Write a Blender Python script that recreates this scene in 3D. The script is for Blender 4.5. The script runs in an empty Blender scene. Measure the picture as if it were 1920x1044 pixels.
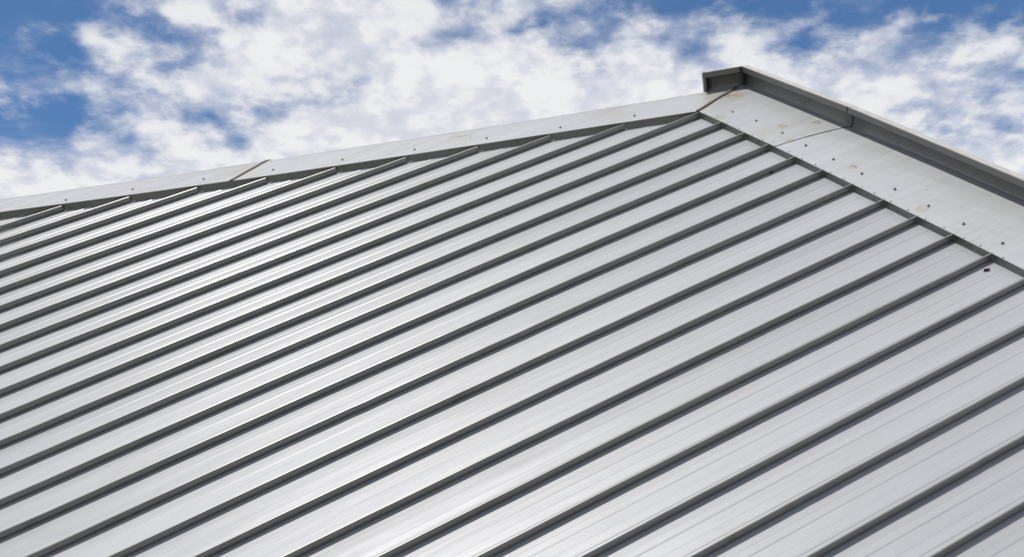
import bpy, bmesh, math, random
from mathutils import Matrix, Vector

S = bpy.context.scene
COL = S.collection
rad = math.radians
random.seed(7)

# ------------------------------------------------------------------ camera
PITCH = rad(22.0)
CAM_H = 1.7
cam_d = bpy.data.cameras.new('camera')
cam = bpy.data.objects.new('camera', cam_d)
COL.objects.link(cam)
cam_d.sensor_width = 36.0
cam_d.lens = 36.0 * 2000.0 / 1920.0
cam_d.clip_start = 0.1
cam_d.clip_end = 4000.0
cam.location = (0, 0, CAM_H)
cam.rotation_euler = (math.pi / 2 + PITCH, 0, 0)
S.camera = cam

# roof frame, measured in the camera's own axes when the roof was surveyed
n_c = Vector((-0.17716575, 0.82981659, 0.52916606))
c_c = Vector((0.44497362, -0.41204064, 0.79512326))
r_c = Vector((0.87784439, 0.37633355, -0.29624700))
right = Vector((1, 0, 0)); fwd = Vector((0, math.cos(PITCH), math.sin(PITCH)))
upv = Vector((0, -math.sin(PITCH), math.cos(PITCH)))
def w(v): return right * v.x + upv * v.y - fwd * v.z
CX, CY, CN = w(c_c), w(r_c), w(n_c)              # along ridge, up the ribs, roof normal
ORIG = cam.location - (CX * 10.29798540 + CY * -6.72 + CN * 5.64393380)
M_ROOF = Matrix(((CX.x, CY.x, CN.x, ORIG.x), (CX.y, CY.y, CN.y, ORIG.y),
                 (CX.z, CY.z, CN.z, ORIG.z), (0, 0, 0, 1)))

# ------------------------------------------------------------------ sun and sky
SUN_E = rad(64.0)                                 # height of the sun over the roof plane, across the ribs
sun_dir = (CN * math.sin(SUN_E) - CX * math.cos(SUN_E) + CY * 0.09).normalized()
sl = bpy.data.lights.new('sun', 'SUN')
sl.energy = 4.2
sl.angle = rad(0.53)
sl.color = (1.0, 0.955, 0.89)
sun = bpy.data.objects.new('sun', sl)
COL.objects.link(sun)
sun.rotation_euler = sun_dir.to_track_quat('Z', 'Y').to_euler()
sun.location = (-30, -40, 60)

S.view_settings.view_transform = 'Standard'
S.view_settings.look = 'None'
S.view_settings.gamma = 1.0
S.view_settings.use_curve_mapping = False
S.view_settings.exposure = 0.0

# cloud cover of the part of the sky in view, by compass bearing (columns, -32..32 degrees) and height (rows, from 22 degrees)
COVER = [
    [1.0,1.0,1.0,1.0,1.0,1.0,1.0,1.0,1.0,1.0,1.0,1.0,1.0,1.0,1.0,1.0,1.0,1.0,1.0,1.0,1.0,1.0,1.0,1.0,1.0,1.0,1.0,1.0,1.0,1.0],
    [0.97,0.98,1.0,1.0,1.0,1.0,1.0,1.0,1.0,1.0,1.0,1.0,1.0,1.0,1.0,1.0,1.0,1.0,1.0,1.0,1.0,1.0,1.0,1.0,1.0,1.0,1.0,1.0,1.0,1.0],
    [0.88,0.95,0.97,0.98,0.99,1.0,1.0,1.0,1.0,1.0,1.0,1.0,1.0,1.0,1.0,1.0,1.0,1.0,1.0,1.0,1.0,1.0,1.0,1.0,1.0,1.0,1.0,1.0,1.0,1.0],
    [0.65,0.81,0.88,0.94,0.96,0.89,0.97,1.0,1.0,1.0,1.0,1.0,1.0,1.0,1.0,1.0,1.0,1.0,1.0,1.0,1.0,1.0,1.0,1.0,1.0,1.0,1.0,1.0,1.0,0.88],
    [0.27,0.49,0.65,0.78,0.95,0.74,0.94,0.99,1.0,1.0,1.0,1.0,1.0,1.0,1.0,1.0,1.0,1.0,1.0,1.0,1.0,1.0,1.0,1.0,1.0,1.0,0.99,0.87,0.73,0.74],
    [0.24,0.07,0.27,0.19,0.58,0.69,0.94,0.96,1.0,1.0,1.0,1.0,1.0,1.0,1.0,1.0,1.0,1.0,1.0,1.0,1.0,1.0,1.0,1.0,0.98,0.94,0.77,0.74,0.78,0.69],
    [0.68,0.53,0.2,0.03,0.28,0.87,0.94,0.69,0.95,1.0,1.0,1.0,1.0,1.0,1.0,1.0,1.0,1.0,1.0,1.0,1.0,1.0,1.0,1.0,0.9,0.83,0.75,0.71,0.56,0.5],
    [0.53,0.73,0.6,0.26,0.35,0.69,0.71,0.63,0.82,0.98,1.0,1.0,1.0,1.0,1.0,1.0,1.0,1.0,1.0,1.0,1.0,1.0,0.95,0.85,0.84,0.81,0.83,0.57,0.5,0.6],
    [0.31,0.24,0.57,0.61,0.58,0.72,0.86,0.81,0.66,0.93,1.0,1.0,1.0,1.0,1.0,1.0,1.0,1.0,1.0,1.0,1.0,0.99,0.91,0.82,0.84,0.86,0.74,0.62,0.74,0.84],
    [0.0,0.19,0.28,0.47,0.69,0.76,0.96,0.92,0.88,0.79,0.87,0.96,1.0,1.0,1.0,1.0,1.0,1.0,1.0,1.0,1.0,0.99,0.91,0.9,0.91,0.81,0.74,0.8,0.45,0.23],
    [0.0,0.0,0.28,0.63,0.67,0.66,0.83,0.96,0.66,0.74,0.82,0.94,1.0,1.0,1.0,1.0,0.98,0.98,0.96,0.89,0.92,0.95,0.87,0.81,0.74,0.46,0.44,0.18,0.3,0.19],
    [0.0,0.0,0.05,0.36,0.58,0.59,0.71,0.96,0.99,0.9,0.92,0.92,0.97,1.0,1.0,0.99,0.84,0.88,0.9,0.81,0.73,0.88,0.55,0.32,0.5,0.45,0.32,0.27,0.1,0.1],
    [0.0,0.0,0.04,0.25,0.6,0.8,0.76,0.68,0.98,0.92,0.99,0.87,0.86,0.96,0.99,0.91,0.56,0.68,0.86,0.8,0.65,0.62,0.51,0.46,0.41,0.28,0.17,0.1,0.1,0.1],
    [0.0,0.0,0.04,0.28,0.52,0.69,0.76,0.81,0.95,0.91,0.94,0.87,0.75,0.7,0.75,0.38,0.65,0.69,0.68,0.76,0.52,0.43,0.32,0.35,0.34,0.23,0.18,0.1,0.1,0.1],
    [0.0,0.0,0.05,0.3,0.54,0.7,0.75,0.82,0.95,0.95,0.88,0.81,0.77,0.69,0.58,0.78,0.68,0.52,0.37,0.22,0.2,0.28,0.27,0.32,0.35,0.24,0.18,0.1,0.1,0.1],
    [0.0,0.0,0.05,0.33,0.56,0.71,0.75,0.83,0.95,0.94,0.86,0.74,0.67,0.63,0.62,0.73,0.58,0.45,0.34,0.2,0.2,0.27,0.27,0.31,0.36,0.24,0.19,0.1,0.1,0.1],
    [0.0,0.01,0.08,0.36,0.58,0.72,0.75,0.84,0.95,0.94,0.86,0.74,0.67,0.63,0.62,0.73,0.58,0.45,0.35,0.2,0.2,0.27,0.27,0.31,0.37,0.25,0.2,0.11,0.1,0.1],
    [0.0,0.01,0.11,0.38,0.6,0.73,0.75,0.86,0.95,0.93,0.85,0.74,0.67,0.63,0.62,0.73,0.58,0.45,0.35,0.2,0.2,0.27,0.28,0.3,0.38,0.25,0.21,0.12,0.1,0.1],
]


world = bpy.data.worlds.new('World')
S.world = world
world.use_nodes = True
NT = world.node_tree
for nd in list(NT.nodes): NT.nodes.remove(nd)
class G:
    """small helper for writing node graphs as expressions"""
    def __init__(s, nt): s.nt = nt
    def new(s, t, **kw):
        nd = s.nt.nodes.new(t)
        for k, v in kw.items(): setattr(nd, k, v)
        return nd
    def put(s, sock, v):
        if hasattr(v, 'is_output'): s.nt.links.new(v, sock)
        else: sock.default_value = v
    def m(s, op, a, b=0.0, c=0.0, clamp=False):
        nd = s.new('ShaderNodeMath', operation=op, use_clamp=clamp)
        s.put(nd.inputs[0], a); s.put(nd.inputs[1], b); s.put(nd.inputs[2], c)
        return nd.outputs[0]
    def vm(s, op, a, b=(0, 0, 0)):
        nd = s.new('ShaderNodeVectorMath', operation=op)
        s.put(nd.inputs[0], a); s.put(nd.inputs[1], b)
        return nd.outputs['Value'] if op in ('DOT_PRODUCT', 'LENGTH', 'DISTANCE') else nd.outputs[0]
    def mr(s, v, a, b, c=0.0, d=1.0, smooth=True):
        nd = s.new('ShaderNodeMapRange', interpolation_type='SMOOTHSTEP' if smooth else 'LINEAR')
        for i, q in enumerate((v, a, b, c, d)): s.put(nd.inputs[i], q)
        return nd.outputs[0]
    def mix(s, f, a, b, blend='MIX'):
        nd = s.new('ShaderNodeMix', data_type='RGBA', blend_type=blend)
        s.put(nd.inputs[0], f); s.put(nd.inputs[6], a); s.put(nd.inputs[7], b)
        return nd.outputs[2]
    def noise(s, vec, scale, detail=4.0, rough=0.5, dist=0.0, dim='3D'):
        nd = s.new('ShaderNodeTexNoise', noise_dimensions=dim)
        s.put(nd.inputs['Vector'], vec); s.put(nd.inputs['Scale'], scale)
        s.put(nd.inputs['Detail'], detail); s.put(nd.inputs['Roughness'], rough); s.put(nd.inputs['Distortion'], dist)
        return nd.outputs['Fac']
    def mapping(s, vec, scale=(1, 1, 1), loc=(0, 0, 0), rot=(0, 0, 0)):
        nd = s.new('ShaderNodeMapping')
        s.put(nd.inputs[0], vec); s.put(nd.inputs[1], loc); s.put(nd.inputs[2], rot); s.put(nd.inputs[3], scale)
        return nd.outputs[0]
    def ramp(s, v, stops, interp='LINEAR'):
        nd = s.new('ShaderNodeValToRGB')
        cr = nd.color_ramp; cr.interpolation = interp
        while len(cr.elements) > 1: cr.elements.remove(cr.elements[-1])
        for i, (p, col) in enumerate(stops):
            e = cr.elements[0] if i == 0 else cr.elements.new(p)
            e.position = p; e.color = (*col, 1) if len(col) == 3 else col
        s.put(nd.inputs[0], v)
        return nd.outputs[0]

g = G(NT)
tc = g.new('ShaderNodeTexCoord').outputs['Generated']
d = g.vm('NORMALIZE', tc)
sep = g.new('ShaderNodeSeparateXYZ'); g.put(sep.inputs[0], d)
dx, dy, dz = sep.outputs
sky = g.new('ShaderNodeTexSky', sky_type='NISHITA', sun_disc=False)
sky.sun_elevation = math.asin(sun_dir.z)
sky.sun_rotation = math.atan2(sun_dir.x, sun_dir.y)
sky.altitude = 2500.0
sky.air_density = 1.0
sky.dust_density = 0.1
sky.ozone_density = 3.0
# bearing and height of a sky direction
warp = g.new('ShaderNodeTexNoise'); g.put(warp.inputs['Vector'], d); warp.inputs['Scale'].default_value = 14.0; warp.inputs['Detail'].default_value = 3.0
wv = g.vm('SUBTRACT', warp.outputs['Color'], (0.5, 0.5, 0.5))
wsep = g.new('ShaderNodeSeparateXYZ'); g.put(wsep.inputs[0], wv)
az = g.m('ADD', g.m('MULTIPLY', g.m('ARCTAN2', dx, dy), 180 / math.pi), g.m('MULTIPLY', wsep.outputs[0], 4.0))
el = g.m('ADD', g.m('MULTIPLY', g.m('ARCSINE', dz), 180 / math.pi), g.m('MULTIPLY', wsep.outputs[1], 2.0))
u = g.m('DIVIDE', g.m('ADD', az, 32.0), 64.0, clamp=True)
tot = None
NR = 16
elc = g.m('MINIMUM', g.m('MAXIMUM', el, 22.0), 22.0 + NR - 1)
for i in range(NR):
    row = COVER[i]
    rp = g.ramp(u, [(j / 29.0, (x, x, x)) for j, x in enumerate(row)], 'EASE')
    hat = g.m('MAXIMUM', g.m('SUBTRACT', 1.0, g.m('ABSOLUTE', g.m('SUBTRACT', elc, 22.0 + i))), 0.0)
    term = g.m('MULTIPLY', rp, hat)
    tot = term if tot is None else g.m('ADD', tot, term)
# away from the surveyed part the sky keeps the same broken cloud
inside = g.m('MULTIPLY', g.mr(g.m('ABSOLUTE', g.m('ARCTAN2', dx, dy)), rad(31), rad(40), 1, 0),
             g.m('MULTIPLY', g.mr(el, 17, 22, 0, 1), g.mr(el, 37, 43, 1, 0)))
# cloud layer seen in perspective on a flat ceiling
zz = g.m('ADD', g.m('MAXIMUM', dz, 0.02), 0.14)
comb = g.new('ShaderNodeCombineXYZ'); g.put(comb.inputs[0], g.m('DIVIDE', dx, zz)); g.put(comb.inputs[1], g.m('DIVIDE', dy, zz))
P = comb.outputs[0]
broad = g.noise(P, 2.2, 3.0, 0.5)
generic = g.mr(broad, 0.3, 0.56, 0.35, 1.0)
tot = g.m('ADD', g.m('ADD', g.m('MULTIPLY', tot, 1.28), -0.22), g.m('MULTIPLY', g.m('MAXIMUM', g.m('SUBTRACT', tot, 0.86), 0.0), 1.6))
cov = g.m('ADD', g.m('MULTIPLY', tot, inside), g.m('MULTIPLY', generic, g.m('SUBTRACT', 1.0, inside)))
n1 = g.noise(P, 11.0, 8.0, 0.58, 0.1)
n2 = g.noise(g.mapping(P, loc=(3.1, 1.7, 0.4)), 38.0, 5.0, 0.55, 0.1)
vo = g.new('ShaderNodeTexVoronoi', feature='SMOOTH_F1'); vo.inputs['Scale'].default_value = 19.0; vo.inputs['Smoothness'].default_value = 0.6
g.put(vo.inputs['Vector'], g.vm('ADD', P, g.vm('MULTIPLY', wv, (0.10, 0.10, 0.10))))
puff = g.m('SUBTRACT', 0.42, vo.outputs['Distance'])
tex = g.m('ADD', g.m('MULTIPLY', g.m('SUBTRACT', n1, 0.5), 1.75), g.m('MULTIPLY', g.m('SUBTRACT', n2, 0.5), 0.55))
tex = g.m('ADD', tex, g.m('MULTIPLY', puff, 0.38))
dens = g.m('ADD', cov, tex)
alpha = g.m('MULTIPLY', g.mr(dens, 0.12, 0.95), g.mr(dens, 0.5, 1.4, 0.9, 1.0))
shade = g.m('ADD', g.m('MULTIPLY', g.mr(g.m('ADD', g.m('ADD', n1, g.m('MULTIPLY', puff, 0.22)), g.m('MULTIPLY', g.m('SUBTRACT', n2, 0.5), 0.6)), 0.36, 0.62), 0.75), g.m('MULTIPLY', g.mr(dens, 0.45, 1.4), 0.3))
ccol = g.mix(shade, (4.35, 4.5, 5.1, 1), (5.85, 5.85, 5.9, 1))
alpha = g.m('MULTIPLY', alpha, g.mr(dz, -0.02, 0.05))
# thin high veil that softens the blue gaps
vn = g.noise(g.mapping(P, (0.7, 1.3, 1), (5.2, 2.2, 0), (0, 0, 0.5)), 7.0, 6.0, 0.6, 0.5)
veil = g.m('MULTIPLY', g.m('MULTIPLY', g.mr(vn, 0.44, 0.74), g.mr(cov, -0.2, 0.45)), 0.5)
alpha = g.m('SUBTRACT', 1.0, g.m('MULTIPLY', g.m('SUBTRACT', 1.0, alpha), g.m('SUBTRACT', 1.0, veil)))
alpha = g.m('MULTIPLY', alpha, 0.97)
clear = g.mix(1.0, sky.outputs[0], (0.80, 1.03, 1.13, 1), 'MULTIPLY')
out = g.mix(alpha, clear, ccol)
bg = g.new('ShaderNodeBackground'); g.put(bg.inputs[0], out); bg.inputs[1].default_value = 0.15
wo = g.new('ShaderNodeOutputWorld'); NT.links.new(bg.outputs[0], wo.inputs[0])

# ------------------------------------------------------------------ materials
def material(name):
    m = bpy.data.materials.new(name); m.use_nodes = True
    nt = m.node_tree
    b = nt.nodes['Principled BSDF']
    gg = G(nt)
    return m, gg, b
def obj_coord(gg): return gg.new('ShaderNodeTexCoord').outputs['Object']

def sheet_material(name, base, rough, metal, streak=0.06, per_piece=0.05, dirt=0.25, dirtcol=(0.33, 0.29, 0.24, 1), aniso=0.0, coat=0.0, bump=0.02, stains=(), wave=1.0):
    """coil coated sheet metal: rolling streaks along the rib (Y), slight piece to piece change, weather stains"""
    m, gg, b = material(name)
    oc = obj_coord(gg)
    s1 = gg.noise(gg.mapping(oc, (60, 0.5, 1)), 1.0, 5.0, 0.6)
    s2 = gg.noise(gg.mapping(oc, (9, 0.25, 1)), 1.0, 3.0, 0.5)
    oi = gg.new('ShaderNodeObjectInfo').outputs['Random']
    v = gg.m('ADD', 1.0, gg.m('ADD', gg.m('MULTIPLY', gg.m('SUBTRACT', s1, 0.5), streak * 2),
             gg.m('ADD', gg.m('MULTIPLY', gg.m('SUBTRACT', s2, 0.5), streak * 2), gg.m('MULTIPLY', gg.m('SUBTRACT', oi, 0.5), per_piece))))
    vv = gg.new('ShaderNodeCombineXYZ')
    for i in range(3): gg.put(vv.inputs[i], v)
    col = gg.mix(1.0, (*base, 1), vv.outputs[0], 'MULTIPLY')
    # blotchy weather film and small run marks
    f1 = gg.noise(gg.mapping(oc, (1.3, 0.8, 1)), 1.0, 6.0, 0.62, 0.6)
    f2 = gg.noise(gg.mapping(oc, (26, 3.0, 6), loc=(2, 5, 1)), 1.0, 5.0, 0.6, 0.4)
    film = gg.m('MULTIPLY', gg.mr(f1, 0.48, 0.72), gg.mr(f2, 0.35, 0.7))
    col = gg.mix(gg.m('MULTIPLY', film, dirt), col, dirtcol)
    sp = gg.noise(gg.mapping(oc, (30, 12, 10), loc=(7, 1, 3)), 1.0, 3.0, 0.6)
    for (sx, sy, rr, am) in stains:
        dd = gg.vm('DISTANCE', oc, (sx, sy, 0.0))
        col = gg.mix(gg.m('MULTIPLY', gg.mr(dd, 0.02, rr, am, 0.0), gg.mr(f2, 0.3, 0.62)), col, (0.29, 0.24, 0.15, 1))
    col = gg.mix(gg.m('MULTIPLY', gg.mr(sp, 0.76, 0.82), min(1.0, dirt * 2.0)), col, (0.16, 0.12, 0.08, 1))
    gg.put(b.inputs['Base Color'], col)
    b.inputs['Metallic'].default_value = metal
    gg.put(b.inputs['Roughness'], gg.m('ADD', rough - 0.06, gg.m('ADD', gg.m('MULTIPLY', gg.m('SUBTRACT', oi, 0.5), 0.06), gg.m('MULTIPLY', gg.m('ADD', s2, f1), 0.06))))
    if coat:
        b.inputs['Coat Weight'].default_value = coat; b.inputs['Coat Roughness'].default_value = 0.25
        b.inputs['Specular IOR Level'].default_value = 0.3
    if aniso:
        b.inputs['Anisotropic'].default_value = aniso
        tg = gg.new('ShaderNodeTangent', direction_type='UV_MAP'); tg.uv_map = 'along'
        gg.put(b.inputs['Tangent'], tg.outputs[0])
    # rolling waviness of thin sheet
    bh = gg.noise(gg.mapping(oc, (5.0, 0.7, 1)), 1.0, 2.0, 0.5)
    bp = gg.new('ShaderNodeBump'); bp.inputs['Strength'].default_value = 1.0; bp.inputs['Distance'].default_value = bump
    hs = gg.m('ADD', gg.m('MULTIPLY', bh, 0.14 * wave), gg.m('MULTIPLY', s1, 0.006))
    gg.put(bp.inputs['Height'], hs)
    gg.put(b.inputs['Normal'], bp.outputs[0])
    return m

M_PAN = sheet_material('coated_panel', (0.312, 0.319, 0.336), 0.49, 0.17, streak=0.085, per_piece=0.09, dirt=0.20, dirtcol=(0.22, 0.20, 0.17, 1), aniso=0.35, coat=0.5, wave=4.5)
M_SEAM = sheet_material('coated_seam', (0.228, 0.228, 0.220), 0.38, 0.5, streak=0.08, dirt=0.6, dirtcol=(0.12, 0.11, 0.095, 1), aniso=0.3, coat=0.6)  # darker than the pans to paint rib-face shade; dirt includes dents' dark reflections
M_FLASH = sheet_material('coated_flashing', (0.372, 0.381, 0.396), 0.38, 0.5, streak=0.06, dirt=0.30, dirtcol=(0.23, 0.23, 0.19, 1), bump=0.03, wave=1.8, stains=[(-3.30, -5.2, 0.4, 0.4), (-3.0, -5.05, 0.3, 0.25), (-0.2, 0.35, 0.4, 0.4), (-0.12, 0.6, 0.28, 0.35), (-0.9, -0.75, 0.5, 0.35), (1.3, 0.55, 0.4, 0.12), (1.1, 0.2, 0.3, 0.3), (2.4, 0.2, 0.25, 0.15), (-1.8, -2.5, 0.3, 0.4), (3.6, 0.3, 0.5, 0.1), (1.1, 0.38, 0.08, 0.8), (1.33, 0.70, 0.08, 0.7), (2.43, 0.25, 0.07, 0.8), (-0.1, 0.52, 0.1, 0.9), (-0.03, 0.60, 0.1, 0.8), (1.46, 0.2, 0.09, 0.6), (0.35, 0.05, 0.12, 0.6), (3.54, 0.12, 0.12, 0.6), (-1.78, -2.48, 0.10, 0.8)])
M_CLOSE = sheet_material('weathered_closure', (0.30, 0.295, 0.265), 0.5, 0.4, streak=0.05, dirt=0.6, dirtcol=(0.12, 0.11, 0.08, 1))
M_COPE = sheet_material('shaded_coping', (0.215, 0.211, 0.20), 0.45, 0.4, streak=0.05, dirt=0.6, dirtcol=(0.12, 0.11, 0.095, 1))  # pale metal given a darker base colour to paint the cove's shade

def plain(name, base, rough=0.6, metal=0.0, scale=30.0, amp=0.35):
    m, gg, b = material(name)
    oc = obj_coord(gg)
    f = gg.noise(oc, scale, 6.0, 0.6)
    lo = tuple(x * (1 - amp) for x in base); hi = tuple(min(1, x * (1 + amp)) for x in base)
    gg.put(b.inputs['Base Color'], gg.mix(gg.mr(f, 0.3, 0.7), (*lo, 1), (*hi, 1)))
    b.inputs['Roughness'].default_value = rough; b.inputs['Metallic'].default_value = metal
    bp = gg.new('ShaderNodeBump'); bp.inputs['Strength'].default_value = 0.4; bp.inputs['Distance'].default_value = 0.01
    gg.put(bp.inputs['Height'], f); gg.put(b.inputs['Normal'], bp.outputs[0])
    return m
M_CAP = plain('dusty_lit_cap', (0.37, 0.355, 0.335), 0.5, 0.0, 9.0, 0.12)  # paler than the coping to paint its sunlit top; slightly dusty
M_SEAL = plain('brown_sealant', (0.095, 0.075, 0.06), 0.75)
M_DARK = plain('dark_sealant', (0.045, 0.04, 0.034), 0.8)
M_SCREW = plain('screw_zinc', (0.22, 0.22, 0.22), 0.45, 0.7)
M_LEAF = plain('dead_leaf', (0.085, 0.06, 0.04), 0.8)
M_DIRT = plain('old_dirt', (0.045, 0.035, 0.025), 0.9)
M_WALL = plain('wall_render', (0.30, 0.29, 0.27), 0.9, 0, 6.0, 0.12)
M_GROUND = plain('ground_asphalt', (0.075, 0.076, 0.074), 0.9, 0, 2.0, 0.25)

# ------------------------------------------------------------------ helpers
CO = [-0.03838776778220311, 0.11167164023071507, -0.052630390701345064, -0.09106872083063877, 0.08198704348360412,
      0.02108256188493484, 0.01320309860354562, -0.08554453293457864, -0.03675000726503753, 0.03688495689238356]
def sag(X, Y):
    """the roof is not quite flat: a few centimetres of sag near the hip"""
    X = min(max(X, -4.1), 6.9); Y = min(max(Y, -8.2), 0.0)
    a = X / 4; b = Y / 7
    B = (1, a, b, a * a, a * b, b * b, a ** 3, a * a * b, a * b * b, b ** 3)
    return sum(p * q for p, q in zip(CO, B))
def pt(X, Y, z): return Vector((X, Y, z + sag(X, Y)))

def link(name, me, parent=None, mats=(), matrix=None):
    o = bpy.data.objects.new(name, me)
    COL.objects.link(o)
    for m in mats: me.materials.append(m)
    if parent: o.parent = parent
    if matrix is not None: o.matrix_local = matrix
    return o
def grid_mesh(name, rows, smooth=False, uv=False, close=False, sharp=None):
    """rows: list of lists of points; quads between neighbours"""
    me = bpy.data.meshes.new(name)
    nr, nc = len(rows), len(rows[0])
    vs = [p for r_ in rows for p in r_]
    fs = []
    for i in range(nr - 1):
        for j in range(nc - 1 + (1 if close else 0)):
            j2 = (j + 1) % nc
            fs.append((i * nc + j, i * nc + j2, (i + 1) * nc + j2, (i + 1) * nc + j))
    if close:
        fs.append(tuple(range(nc))[::-1]); fs.append(tuple((nr - 1) * nc + j for j in range(nc)))
    me.from_pydata([tuple(v) for v in vs], [], fs)
    if uv:
        ul = me.uv_layers.new(name='along')
        for lp in me.loops:
            co = me.vertices[lp.vertex_index].co
            ul.data[lp.index].uv = (co.x, co.y)
    if smooth:
        for p in me.polygons: p.use_smooth = True
    me.update()
    return me
def fix_normals(me):
    bm = bmesh.new(); bm.from_mesh(me)
    bmesh.ops.recalc_face_normals(bm, faces=bm.faces[:])
    bm.to_mesh(me); bm.free()
def box_mesh(name, corners_lo, corners_hi):
    """prism between two quads given as four points each"""
    me = bpy.data.meshes.new(name)
    v = list(corners_lo) + list(corners_hi)
    me.from_pydata([tuple(p) for p in v], [], [(3, 2, 1, 0), (4, 5, 6, 7), (0, 1, 5, 4), (1, 2, 6, 5), (2, 3, 7, 6), (3, 0, 4, 7)])
    fix_normals(me); me.update()
    return me
def tag(o, label=None, cat=None, kind=None, group=None):
    if label: o['label'] = label
    if cat: o['category'] = cat
    if kind: o['kind'] = kind
    if group: o['group'] = group

# ------------------------------------------------------------------ ground
me = bpy.data.meshes.new('ground')
me.from_pydata([(-1500, -1500, 0), (1500, -1500, 0), (1500, 1500, 0), (-1500, 1500, 0)], [], [(0, 1, 2, 3)])
gr = link('ground', me, None, [M_GROUND]); tag(gr, kind='structure')

# ------------------------------------------------------------------ the building
BASE = Vector((ORIG.x, ORIG.y, 0))
bld = bpy.data.objects.new('metal_roofed_building', None)
COL.objects.link(bld); bld.location = BASE
tag(bld, 'building whose pale silver standing seam metal roof fills the view under a cloudy sky', 'building')
M_LOC = Matrix.Translation(-BASE) @ M_ROOF
def part(name, me, mats, parent=None):
    if parent is None: return link(name, me, bld, mats, M_LOC)
    return link(name, me, parent, mats)

PITCH_R = 0.45                       # rib spacing
H = 0.082                            # rib height
LA, LB = 1.82896, -0.01168           # hip line in roof axes: Y = LA*X + LB at the rib ends
LN = math.hypot(1, LA)
LD = Vector((1 / LN, LA / LN, 0))    # along the hip, upwards
LO = Vector((-LA / LN, 1 / LN, 0))   # out over the hip
def hipY(X): return LA * X + LB
def eaveY(X):
    # level eave about 2.2 m above the ground
    return (2.2 - ORIG.z - CX.z * X) / CY.z
def y_start(X): return max(eaveY(X), -13.5)
K0, K1 = -15, 18

def edge_off(s):  # the flashing's lower lip wanders a little out from the rib ends
    t = min(max((s + 9.3) / 9.3, 0), 1)
    return 0.006 + 0.035 * math.sin(t * math.pi) ** 0.8
def hip_out(X):
    return edge_off(X * LN) if X < 0 else 0.0
def rows_y(y0, y1, n):
    return [y0 + (y1 - y0) * i / (n - 1) for i in range(n)]

# pan profile across the panel: (dx, z above the pan)
def pencil(x, h, wd): return [(x - 0.008, 0), (x - 0.003, h), (x + 0.0025, h), (x + 0.0025 + h / 0.364, 0)]
PROF = [(-0.007, 0.0)] + pencil(0.094, 0.0008, 0.006) + pencil(0.159, 0.0038, 0.006) + pencil(0.268, 0.0008, 0.006) \
       + pencil(0.353, 0.0034, 0.006) + [(PITCH_R - 0.0115, 0.0)]
def facet(dx, a, b):
    # the pan is pressed in three shallow facets, never quite alike from sheet to sheet
    if dx < 0.159: return a * max(dx, 0) / 0.159
    if dx < 0.353: return a + (b - a) * (dx - 0.159) / 0.194
    return b * (PITCH_R - 0.0115 - dx) / (PITCH_R - 0.0115 - 0.353)

for k in range(K0, K1):
    X0 = k * PITCH_R
    cols = []
    fa, fb = random.uniform(0.001, 0.006), random.uniform(0.001, 0.006)
    for dx, z in PROF:
        X = X0 + dx
        y1 = min(0.05, hipY(X) + 0.05 + hip_out(X) * 2.1)
        y0 = y_start(X)
        if y1 - y0 < 0.05: y1 = y0 + 0.05
        cols.append([pt(X, y, -H + z + facet(dx, fa, fb)) for y in rows_y(y0, y1, 12)])
    rows = [[cols[j][i] for j in range(len(cols))] for i in range(12)]
    pan = part('roof_panel', grid_mesh('roof_panel', rows, smooth=False, uv=True), [M_PAN])
    # standing seam on the panel's near edge
    y1 = min(0.0, hipY(X0) + hip_out(X0) * 0.5) ; y0 = y_start(X0)
    if y1 - y0 < 0.2: continue
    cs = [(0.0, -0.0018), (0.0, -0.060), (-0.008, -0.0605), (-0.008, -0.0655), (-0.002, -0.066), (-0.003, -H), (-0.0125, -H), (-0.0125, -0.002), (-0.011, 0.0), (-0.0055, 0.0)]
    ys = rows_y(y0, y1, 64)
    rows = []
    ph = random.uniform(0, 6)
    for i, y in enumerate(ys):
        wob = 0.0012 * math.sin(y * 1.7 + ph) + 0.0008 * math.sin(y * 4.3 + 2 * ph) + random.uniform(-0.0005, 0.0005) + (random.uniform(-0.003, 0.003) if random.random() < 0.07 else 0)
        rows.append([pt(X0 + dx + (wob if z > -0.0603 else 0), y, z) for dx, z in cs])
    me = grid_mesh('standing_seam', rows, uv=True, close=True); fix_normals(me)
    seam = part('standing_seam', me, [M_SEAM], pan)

# closures: upright strips that shut each bay under the flashing
def closure(X0, X1, hip):
    rows = []
    nseg = 6
    for i in range(nseg + 1):
        X = X0 + (X1 - X0) * i / nseg
        lean = 0.010
        if hip:
            def q(off, z): return pt(X, hipY(X), z) + LO * (off + hip_out(X))
        else:
            def q(off, z): return pt(X, off, z)
        rows.append([q(0.012 + lean, 0.008 if hip else -0.0035), q(0.012, -0.070), q(0.002, -0.0765), q(0.002, -0.0775), q(0.016, -0.0775), q(0.016 + lean, 0.008 if hip else -0.0035)])
    me = grid_mesh('closure_strip', rows, close=True); fix_normals(me)
    return part('closure_strip', me, [M_CLOSE])
def stub(X, Y, hip):
    """folded end of a seam against the closure"""
    a = 0.013; b = 0.010
    lo = [pt(X - 0.016, Y - 0.012, -H), pt(X + b, Y - 0.012, -H), pt(X + b + 0.004, Y + 0.014, -H), pt(X - 0.016, Y + 0.014, -H)]
    hi = [pt(X - 0.012, Y - 0.004, 0.004), pt(X + 0.004, Y - 0.004, 0.004), pt(X + 0.006, Y + 0.012, 0.006), pt(X - 0.012, Y + 0.012, 0.006)]
    return box_mesh('seam_end', lo, hi)
for k in range(0, K1 - 1):
    closure(k * PITCH_R + 0.004, (k + 1) * PITCH_R - 0.015, False)
for k in range(-13, 0):
    closure(k * PITCH_R - 0.012, (k + 1) * PITCH_R - 0.004, True)
for k in range(0, K1 - 1):
    part('seam_end', stub(k * PITCH_R, 0.0, False), [M_CLOSE])

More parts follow.
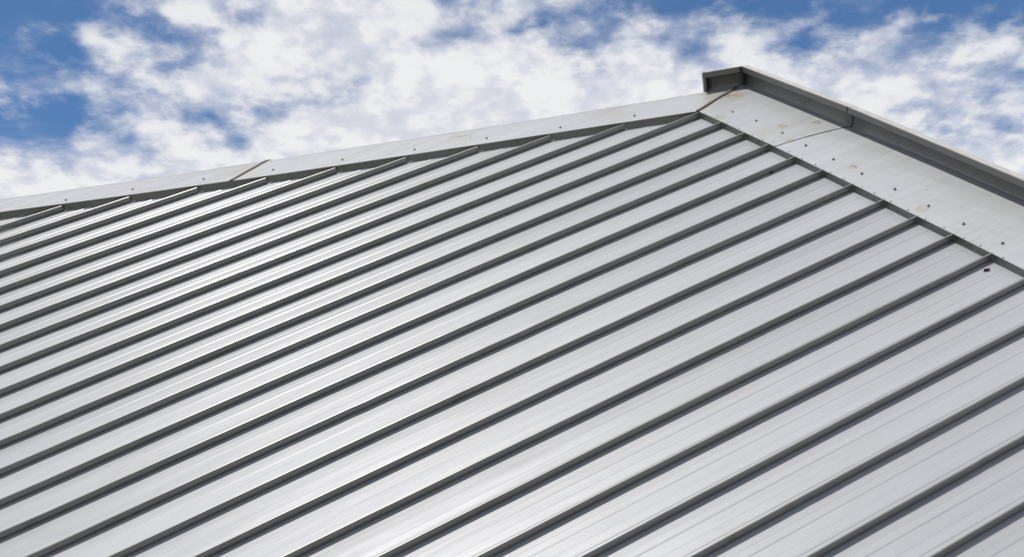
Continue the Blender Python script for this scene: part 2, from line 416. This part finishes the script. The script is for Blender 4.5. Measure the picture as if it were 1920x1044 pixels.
# ---- flashings
MIT0 = Vector((-0.03, -0.014, 0)); MIT1 = Vector((-0.276, 0.86, 0))     # mitre line from the closure corner to the coping
def mitre_at_y(Y): return MIT0.x + (MIT1.x - MIT0.x) * (Y - MIT0.y) / (MIT1.y - MIT0.y)

def flash_right(Xa, Xb, mitred, z0, joint_a=0.0, joint_b=0.0):
    offs = [-0.006, -0.006, 0.02, 0.15, 0.3, 0.45, 0.6, 0.75, 0.9]
    zs = [-0.007, 0.002, 0.002, 0.002, 0.002, 0.002, 0.002, 0.002, 0.002]
    rows = []
    N = 16
    for i in range(N + 1):
        t = i / N
        row = []
        for o, z in zip(offs, zs):
            xa = mitre_at_y(o) if mitred else Xa + joint_a * max(o, 0) - 0.03 * math.sin(max(o, 0) / 0.9 * math.pi)
            xb = Xb + joint_b * max(o, 0) - 0.03 * math.sin(max(o, 0) / 0.9 * math.pi)
            X = xa + (xb - xa) * t
            row.append(pt(X, o, z + z0 + 0.0012 * math.sin(X * 5 + o * 7)))
        rows.append(row)
    me = grid_mesh('ridge_flashing', rows, smooth=False)
    return part('ridge_flashing', me, [M_FLASH])

JX, JS = 1.43, 0.26
fr1 = flash_right(0, JX + 0.02, True, 0.0025, joint_b=JS)
fr2 = flash_right(JX - 0.04, 7.6, False, 0.0, joint_a=JS, joint_b=0.0)
fr1['label'] = 'first flashing sheet by the peak, ends at a dark lap joint'
fr2['label'] = 'long plain flashing sheet along the right hand edge'

def hipP(s, off, z):
    """point at station s along the hip (metres up from the origin), off metres out over it"""
    q = LD * s + LO * off + Vector((0, LB, 0))
    return pt(q.x, q.y, z)
def mitre_s(off):
    # station where the hip strip at this offset meets the mitre line
    a = LO * off + Vector((0, LB, 0)); dm = MIT1 - MIT0
    # a + LD*s = MIT0 + dm*t
    det = LD.x * -dm.y + dm.x * LD.y
    bx, by = MIT0.x - a.x, MIT0.y - a.y
    return (bx * -dm.y + dm.x * by) / det
def flash_left(sa, sb, mitred, z0, ka=0.0, kb=0.0):
    rows = []
    N = 24
    prof = [('e', -0.004, -0.008), ('e', -0.004, 0.002), ('e', 0.02, 0.002), ('m', 0.3, 0.002), ('m', 0.6, 0.002), ('m', 0.85, 0.002)]
    arc = [(a * 130 / 9) for a in range(0, 10)]
    for i in range(N + 1):
        t = i / N
        row = []
        s_mid = sa + (sb - sa) * t
        tt = min(max((s_mid + 9.4) / 4.0, 0), 1)
        w0 = 0.40 + 0.15 * tt
        def st(off):
            e = mitre_s(off) if mitred else sb + kb * off
            b_ = sa + ka * off
            return b_ + (e - b_) * t
        for kd, o, z in prof:
            off = edge_off(s_mid) + o if kd == 'e' else o * w0
            row.append(hipP(st(off), off, z + z0))
        for a in arc:
            off = w0 + 0.09 * math.sin(rad(a)); z = 0.002 - 0.09 * (1 - math.cos(rad(a)))
            row.append(hipP(st(off), off, z + z0))
        rows.append(row)
    me = grid_mesh('hip_flashing', rows, smooth=False)
    for p in me.polygons: p.use_smooth = True
    me.set_sharp_from_angle(angle=rad(40))
    return part('hip_flashing', me, [M_FLASH])
SJ = -6.15                                          # station of the lap joint on the hip
fl1 = flash_left(-13.5, SJ + 0.03, False, 0.019, 0.0, 0.72)
fl2 = flash_left(SJ - 0.03, 0.0, True, 0.014, 0.72, 0.0)
fl1['label'] = 'lower hip flashing sheet left of the brown joint'
fl2['label'] = 'upper hip flashing sheet running from the brown joint to the peak'

# sealant beads: flattened tubes along a list of points
def bead(name, pts, wd, ht, mat, parent, side):
    rows = []
    for i, p in enumerate(pts):
        q = pts[min(i + 1, len(pts) - 1)] - pts[max(i - 1, 0)]
        q.normalize()
        nrm = Vector((0, 0, 1)) if side is None else side[i]
        bx = q.cross(nrm).normalized()
        k = 0.85 + 0.3 * random.random()
        rows.append([p + bx * (wd * k * math.cos(a)) + nrm * (ht * math.sin(a)) for a in [j * math.pi / 4 for j in range(8)]])
    me = grid_mesh(name, rows, smooth=True, close=True); fix_normals(me)
    return part(name, me, [mat], parent)
mp = []
for i in range(15):
    t = i / 14
    q = MIT0.lerp(MIT1, -0.01 + 0.86 * t)
    mp.append(pt(q.x + 0.004 * math.sin(t * 9), q.y, 0.013))
bead('sealant_bead', mp, 0.021, 0.012, M_SEAL, fl2, None)
jp = []; jn = []
w0j = 0.40 + 0.15 * min(max((SJ + 9.4) / 4.0, 0), 1)
for i in range(9):
    off = edge_off(SJ) - 0.01 + (w0j - edge_off(SJ)) * i / 8
    jp.append(hipP(SJ + 0.035 + 0.72 * off, off, 0.021)); jn.append(Vector((0, 0, 1)))
for a in range(1, 8):
    an = rad(a * 130 / 8)
    jp.append(hipP(SJ + 0.035 + 0.72 * (w0j + 0.09 * math.sin(an)), w0j + 0.093 * math.sin(an), 0.021 - 0.09 * (1 - math.cos(an))))
    jn.append((LO * math.sin(an) + Vector((0, 0, 1)) * math.cos(an)).normalized())
bead('sealant_bead', jp, 0.024, 0.008, M_SEAL, fl1, jn)
rp = []
for i in range(13):
    o = -0.008 + 0.86 * i / 12
    rp.append(pt(JX + 0.024 + JS * max(o, 0) - 0.03 * math.sin(max(o, 0) / 0.9 * math.pi), o, 0.0035))
bead('lap_joint', rp, 0.007 , 0.004, M_DARK, fr1, None)

# ---- coping: cove shaped kerb with a lip, turning the corner at the peak
CORN = Vector((-0.255, 0.875, 0))
PRC = [(-0.022, -0.08), (-0.020, 0.002), (0.002, 0.014), (0.018, 0.040), (0.024, 0.085), (0.019, 0.135), (0.002, 0.168),
       (-0.030, 0.189), (-0.056, 0.196), (-0.060, 0.200), (-0.060, 0.268), (-0.055, 0.2725), (0.105, 0.204), (0.11, -0.08)]
nR = Vector((0, 1, 0)); nL = LO
mv = (nR + nL) / (1 + nR.dot(nL))
def cope_right_pt(X, o, z, mit=False):
    q = CORN + mv * o if mit else Vector((X, CORN.y + o, 0))
    return pt(q.x, min(q.y, 5), z) if False else Vector((q.x, q.y, z + sag(q.x, 0.0)))
def cope_seg(name, ends, n_):
    """ends: two functions (o, z) -> point"""
    rows = []
    for i in range(n_ + 1):
        t = i / n_
        rows.append([ends[0](o, z).lerp(ends[1](o, z), t) for o, z in PRC])
    me = grid_mesh(name, rows, close=True); fix_normals(me)
    np_ = len(PRC)
    for p in me.polygons:
        js = [q % np_ for q in p.vertices]
        p.use_smooth = len(js) == 4 and max(js) <= 8
    return part(name, me, [M_COPE])
def mitre_pt(o, z):
    q = CORN + mv * o
    return Vector((q.x, q.y, z + sag(-0.24, 0)))
XJ = 1.70
def at_x(X): return lambda o, z: Vector((X, CORN.y + o, z + sag(X, 0) ))
RET = 0.49
def ret_pt(l): return lambda o, z: CORN + LO * o - LD * l + Vector((0, 0, z + sag(-0.24 - LD.x * l, 0.4)))
cr1 = cope_seg('coping', (mitre_pt, at_x(XJ - 0.002)), 10)
cr2 = cope_seg('coping', (at_x(XJ + 0.002), at_x(7.6)), 16)
cl = cope_seg('coping', (ret_pt(RET), mitre_pt), 4)
cl['label'] = 'short open ended return of the coping at the peak'
# joint covers that follow the cove
def cover_strip(name, fn0, fn1, thick, i0, i1, mat, parent):
    prof = PRC[i0:i1]
    rows = []
    for j, (o, z) in enumerate(prof):
        a = prof[max(j - 1, 0)]; b = prof[min(j + 1, len(prof) - 1)]
        t = Vector((b[0] - a[0], b[1] - a[1])).normalized(); nn = Vector((-t.y, t.x))
        o2, z2 = o + nn.x * thick, z + nn.y * thick
        o3, z3 = o - nn.x * thick * 0.3, z - nn.y * thick * 0.3
        rows.append([fn0(o3, z3), fn0(o2, z2), fn1(o2, z2), fn1(o3, z3)])
    me = grid_mesh(name, rows, close=True); fix_normals(me)
    return part(name, me, [mat], parent)
cover_strip('joint_strip', at_x(XJ - 0.007), at_x(XJ + 0.007), 0.003, 1, 11, M_DARK, cr1)
cover_strip('mitre_seal', lambda o, z: mitre_pt(o, z) - LD * 0.024, lambda o, z: mitre_pt(o, z) + Vector((0.018, 0, 0)), 0.006, 1, 11, M_DARK, cl)
# added strip over the coping: pale dusty colour paints its sunlit top
def lit_top_strip(x0, x1, parent):
    f0, f1 = (mitre_pt if x0 < 0 else at_x(x0)), at_x(x1)
    rows = []
    for i in range(13):
        t = i / 12
        rows.append([f0(o, z).lerp(f1(o, z), t) for o, z in [(-0.057, 0.2685), (-0.056, 0.2755), (0.104, 0.2085), (0.104, 0.2055), (-0.05, 0.2710)]])
    me = grid_mesh('lit_top_strip', rows, close=True); fix_normals(me)
    return part('lit_top_strip', me, [M_CAP], parent)
lit_top_strip(-0.30, XJ - 0.003, cr1)
lit_top_strip(XJ + 0.003, 7.6, cr2)
# open end of the return: end flange, inner stop and seam strip
def blk(l0, l1, o0, o1, z0, z1, name, mat, parent):
    f0, f1 = ret_pt(l0), ret_pt(l1)
    return part(name, box_mesh(name, [f0(o0, z0), f0(o1, z0), f1(o1, z0), f1(o0, z0)], [f0(o0, z1), f0(o1, z1), f1(o1, z1), f1(o0, z1)]), [mat], parent)
blk(RET - 0.002, RET + 0.030, -0.050, 0.109, -0.078, 0.195, 'end_plate', M_COPE, cl)
blk(RET - 0.13, RET - 0.118, -0.004, 0.060, 0.02, 0.17, 'seam_strip', M_COPE, cl)
blk(RET - 0.05, RET - 0.040, -0.015, 0.060, 0.0, 0.17, 'seam_strip', M_DARK, cl)
blk(RET - 0.004, RET + 0.036, -0.064, -0.03, 0.198, 0.274, 'lip_cap', M_COPE, cl)

# ---- screws
def screw_mesh():
    bm = bmesh.new()
    bmesh.ops.create_cone(bm, cap_ends=True, segments=14, radius1=0.0115, radius2=0.0095, depth=0.004, matrix=Matrix.Translation((0, 0, 0.002)))
    bmesh.ops.create_cone(bm, cap_ends=True, segments=6, radius1=0.0068, radius2=0.0062, depth=0.009, matrix=Matrix.Translation((0, 0, 0.0085)))
    me = bpy.data.meshes.new('screw'); bm.to_mesh(me); bm.free(); me.materials.append(M_SCREW)
    return me
SM = screw_mesh()
def screw(X, Y, parent, sc=1.45, up=0.0):
    o = bpy.data.objects.new('screw', SM); COL.objects.link(o); o.parent = parent
    o.matrix_local = Matrix.Translation(pt(X, Y, 0.0045 + up)) @ Matrix.Rotation(random.uniform(0, 1), 4, 'Z') @ Matrix.Rotation(rad(random.uniform(-6, 6)), 4, 'X') @ Matrix.Diagonal((sc, sc, sc, 1))
for X, Y in [(.334, .248), (.762, .271), (1.254, .261)]: screw(X, Y, fr1)
for X, Y in [(1.691, .235), (2.162, .218), (2.614, .201), (3.084, .204), (3.54, .197), (3.995, .181), (4.45, .178), (4.91, .175), (5.36, .17)]: screw(X, Y, fr2)
for X, Y in [(-4.133, -7.336), (-3.752, -6.5), (-3.294, -5.625)]: screw(X, Y, fl1, 1.45, 0.017)
for X, Y in [(-2.829, -4.786), (-2.378, -3.958), (-1.896, -3.119), (-1.447, -2.283), (-.968, -1.458), (-.519, -.628)]: screw(X, Y, fl2, 1.45, 0.012)
# small rivets on the closure's top edge, two to a bay
RM = SM.copy()
for k in range(0, 14):
    for fx in (0.22, 0.70):
        X = (k + fx + random.uniform(-0.05, 0.05)) * PITCH_R
        o = bpy.data.objects.new('rivet', RM); COL.objects.link(o); o.parent = fr1 if X < JX else fr2
        o.matrix_local = Matrix.Translation(pt(X, 0.006 + random.uniform(0, 0.012), 0.003)) @ Matrix.Diagonal((0.75, 0.75, 0.6, 1))

# ---- wall under the level eave, built only so far as the roof hangs over it
eL, eR = -3.0, 8.1
pa, pb = M_ROOF @ pt(eL, eaveY(eL) + 0.5, -0.2), M_ROOF @ pt(eR, eaveY(eR) + 0.5, -0.2)
dirw = (pb - pa); dirw.z = 0; dirw.normalize(); nw = Vector((-dirw.y, dirw.x, 0)) * 0.25
def B(p, z): return (Vector((p.x, p.y, z)) - BASE)
me = box_mesh('wall', [B(pa, 0), B(pb, 0), B(pb + nw, 0), B(pa + nw, 0)], [B(pa, pa.z), B(pb, pb.z), B(pb + nw, pb.z), B(pa + nw, pa.z)])
link('wall', me, bld, [M_WALL])

# ------------------------------------------------------------------ loose things lying on the roof
def lay(name, me, mat, X, Y, z, rz, label, cat):
    o = link(name, me, None, [mat])
    o.matrix_world = M_ROOF @ Matrix.Translation(pt(X, Y, z)) @ Matrix.Rotation(rz, 4, 'Z')
    tag(o, label, cat)
    return o
# curled dead leaf
rows = []
for i in range(9):
    t = i / 8; wdt = 0.011 * math.sin(math.pi * min(max(t, 0.04), 0.97)) ** 0.7
    xx = (t - 0.5) * 0.058
    lift = 0.006 + 0.010 * abs(t - 0.45)
    rows.append([Vector((xx, s * wdt + 0.004 * math.sin(t * 5), lift + 0.010 * s * s - 0.008 * (1 - s * s))) for s in (-1, -0.5, 0, 0.5, 1)])
me = grid_mesh('dead_leaf', rows, smooth=True)
lay('dead_leaf', me, M_LEAF, 4.586, -0.156, -H + 0.003, rad(75), 'curled dark dead leaf lying on the pale roof panel near the right edge', 'leaf')
# dirt clump against a rib
bm = bmesh.new()
bmesh.ops.create_icosphere(bm, subdivisions=2, radius=0.014)
for v in bm.verts:
    k = 0.6 + 0.8 * random.random()
    v.co = Vector((v.co.x * 0.6 * k, v.co.y * 1.3 * k, v.co.z * 0.6 * k))
me = bpy.data.meshes.new('dirt_clump'); bm.to_mesh(me); bm.free()
lay('dirt_clump', me, M_DIRT, 1.80 + 0.012, -0.335, -0.062, 0.0, 'small dark clump of dirt caught under a seam, below the lap joint', 'dirt')
# specks of dirt on the flashing near the peak and on the hip
me = bpy.data.meshes.new('dirt_specks')
vs = []; fs = []
specks = [(1.125, .388), (1.15, .40), (1.10, .36), (1.359, .736), (1.33, .70), (1.30, .68), (1.36, .69), (-.10, .52), (-.04, .56), (-.17, .48), (-1.793, -2.495), (-1.83, -2.54), (-1.75, -2.44), (-1.70, -2.419), (-1.87, -2.56),
          (2.42, .25), (2.46, .27), (2.40, .24), (1.0, .3), (3.3, .42)]
for X, Y in specks:
    for r_ in range(random.choice((1, 2))):
        a = random.uniform(0, 6.3); L_ = random.uniform(0.005, 0.018); Wd = random.uniform(0.002, 0.0045)
        c_ = pt(X + random.uniform(-0.02, 0.02), Y + random.uniform(-0.02, 0.02), 0.0055 if Y > -0.5 else 0.0175)
        ax = Vector((math.cos(a), math.sin(a), 0)); ay = Vector((-ax.y, ax.x, 0))
        b0 = len(vs)
        vs += [c_ - ax * L_, c_ - ay * Wd, c_ + ax * L_, c_ + ay * Wd * 1.3, c_ + Vector((0, 0, 0.003))]
        fs += [(b0, b0 + 1, b0 + 4), (b0 + 1, b0 + 2, b0 + 4), (b0 + 2, b0 + 3, b0 + 4), (b0 + 3, b0, b0 + 4)]
me.from_pydata([tuple(v) for v in vs], [], fs)
o = link('dirt_specks', me, None, [M_DIRT]); o.matrix_world = M_ROOF
tag(o, 'tiny dark specks of dirt scattered over the white flashing', 'dirt', 'stuff')
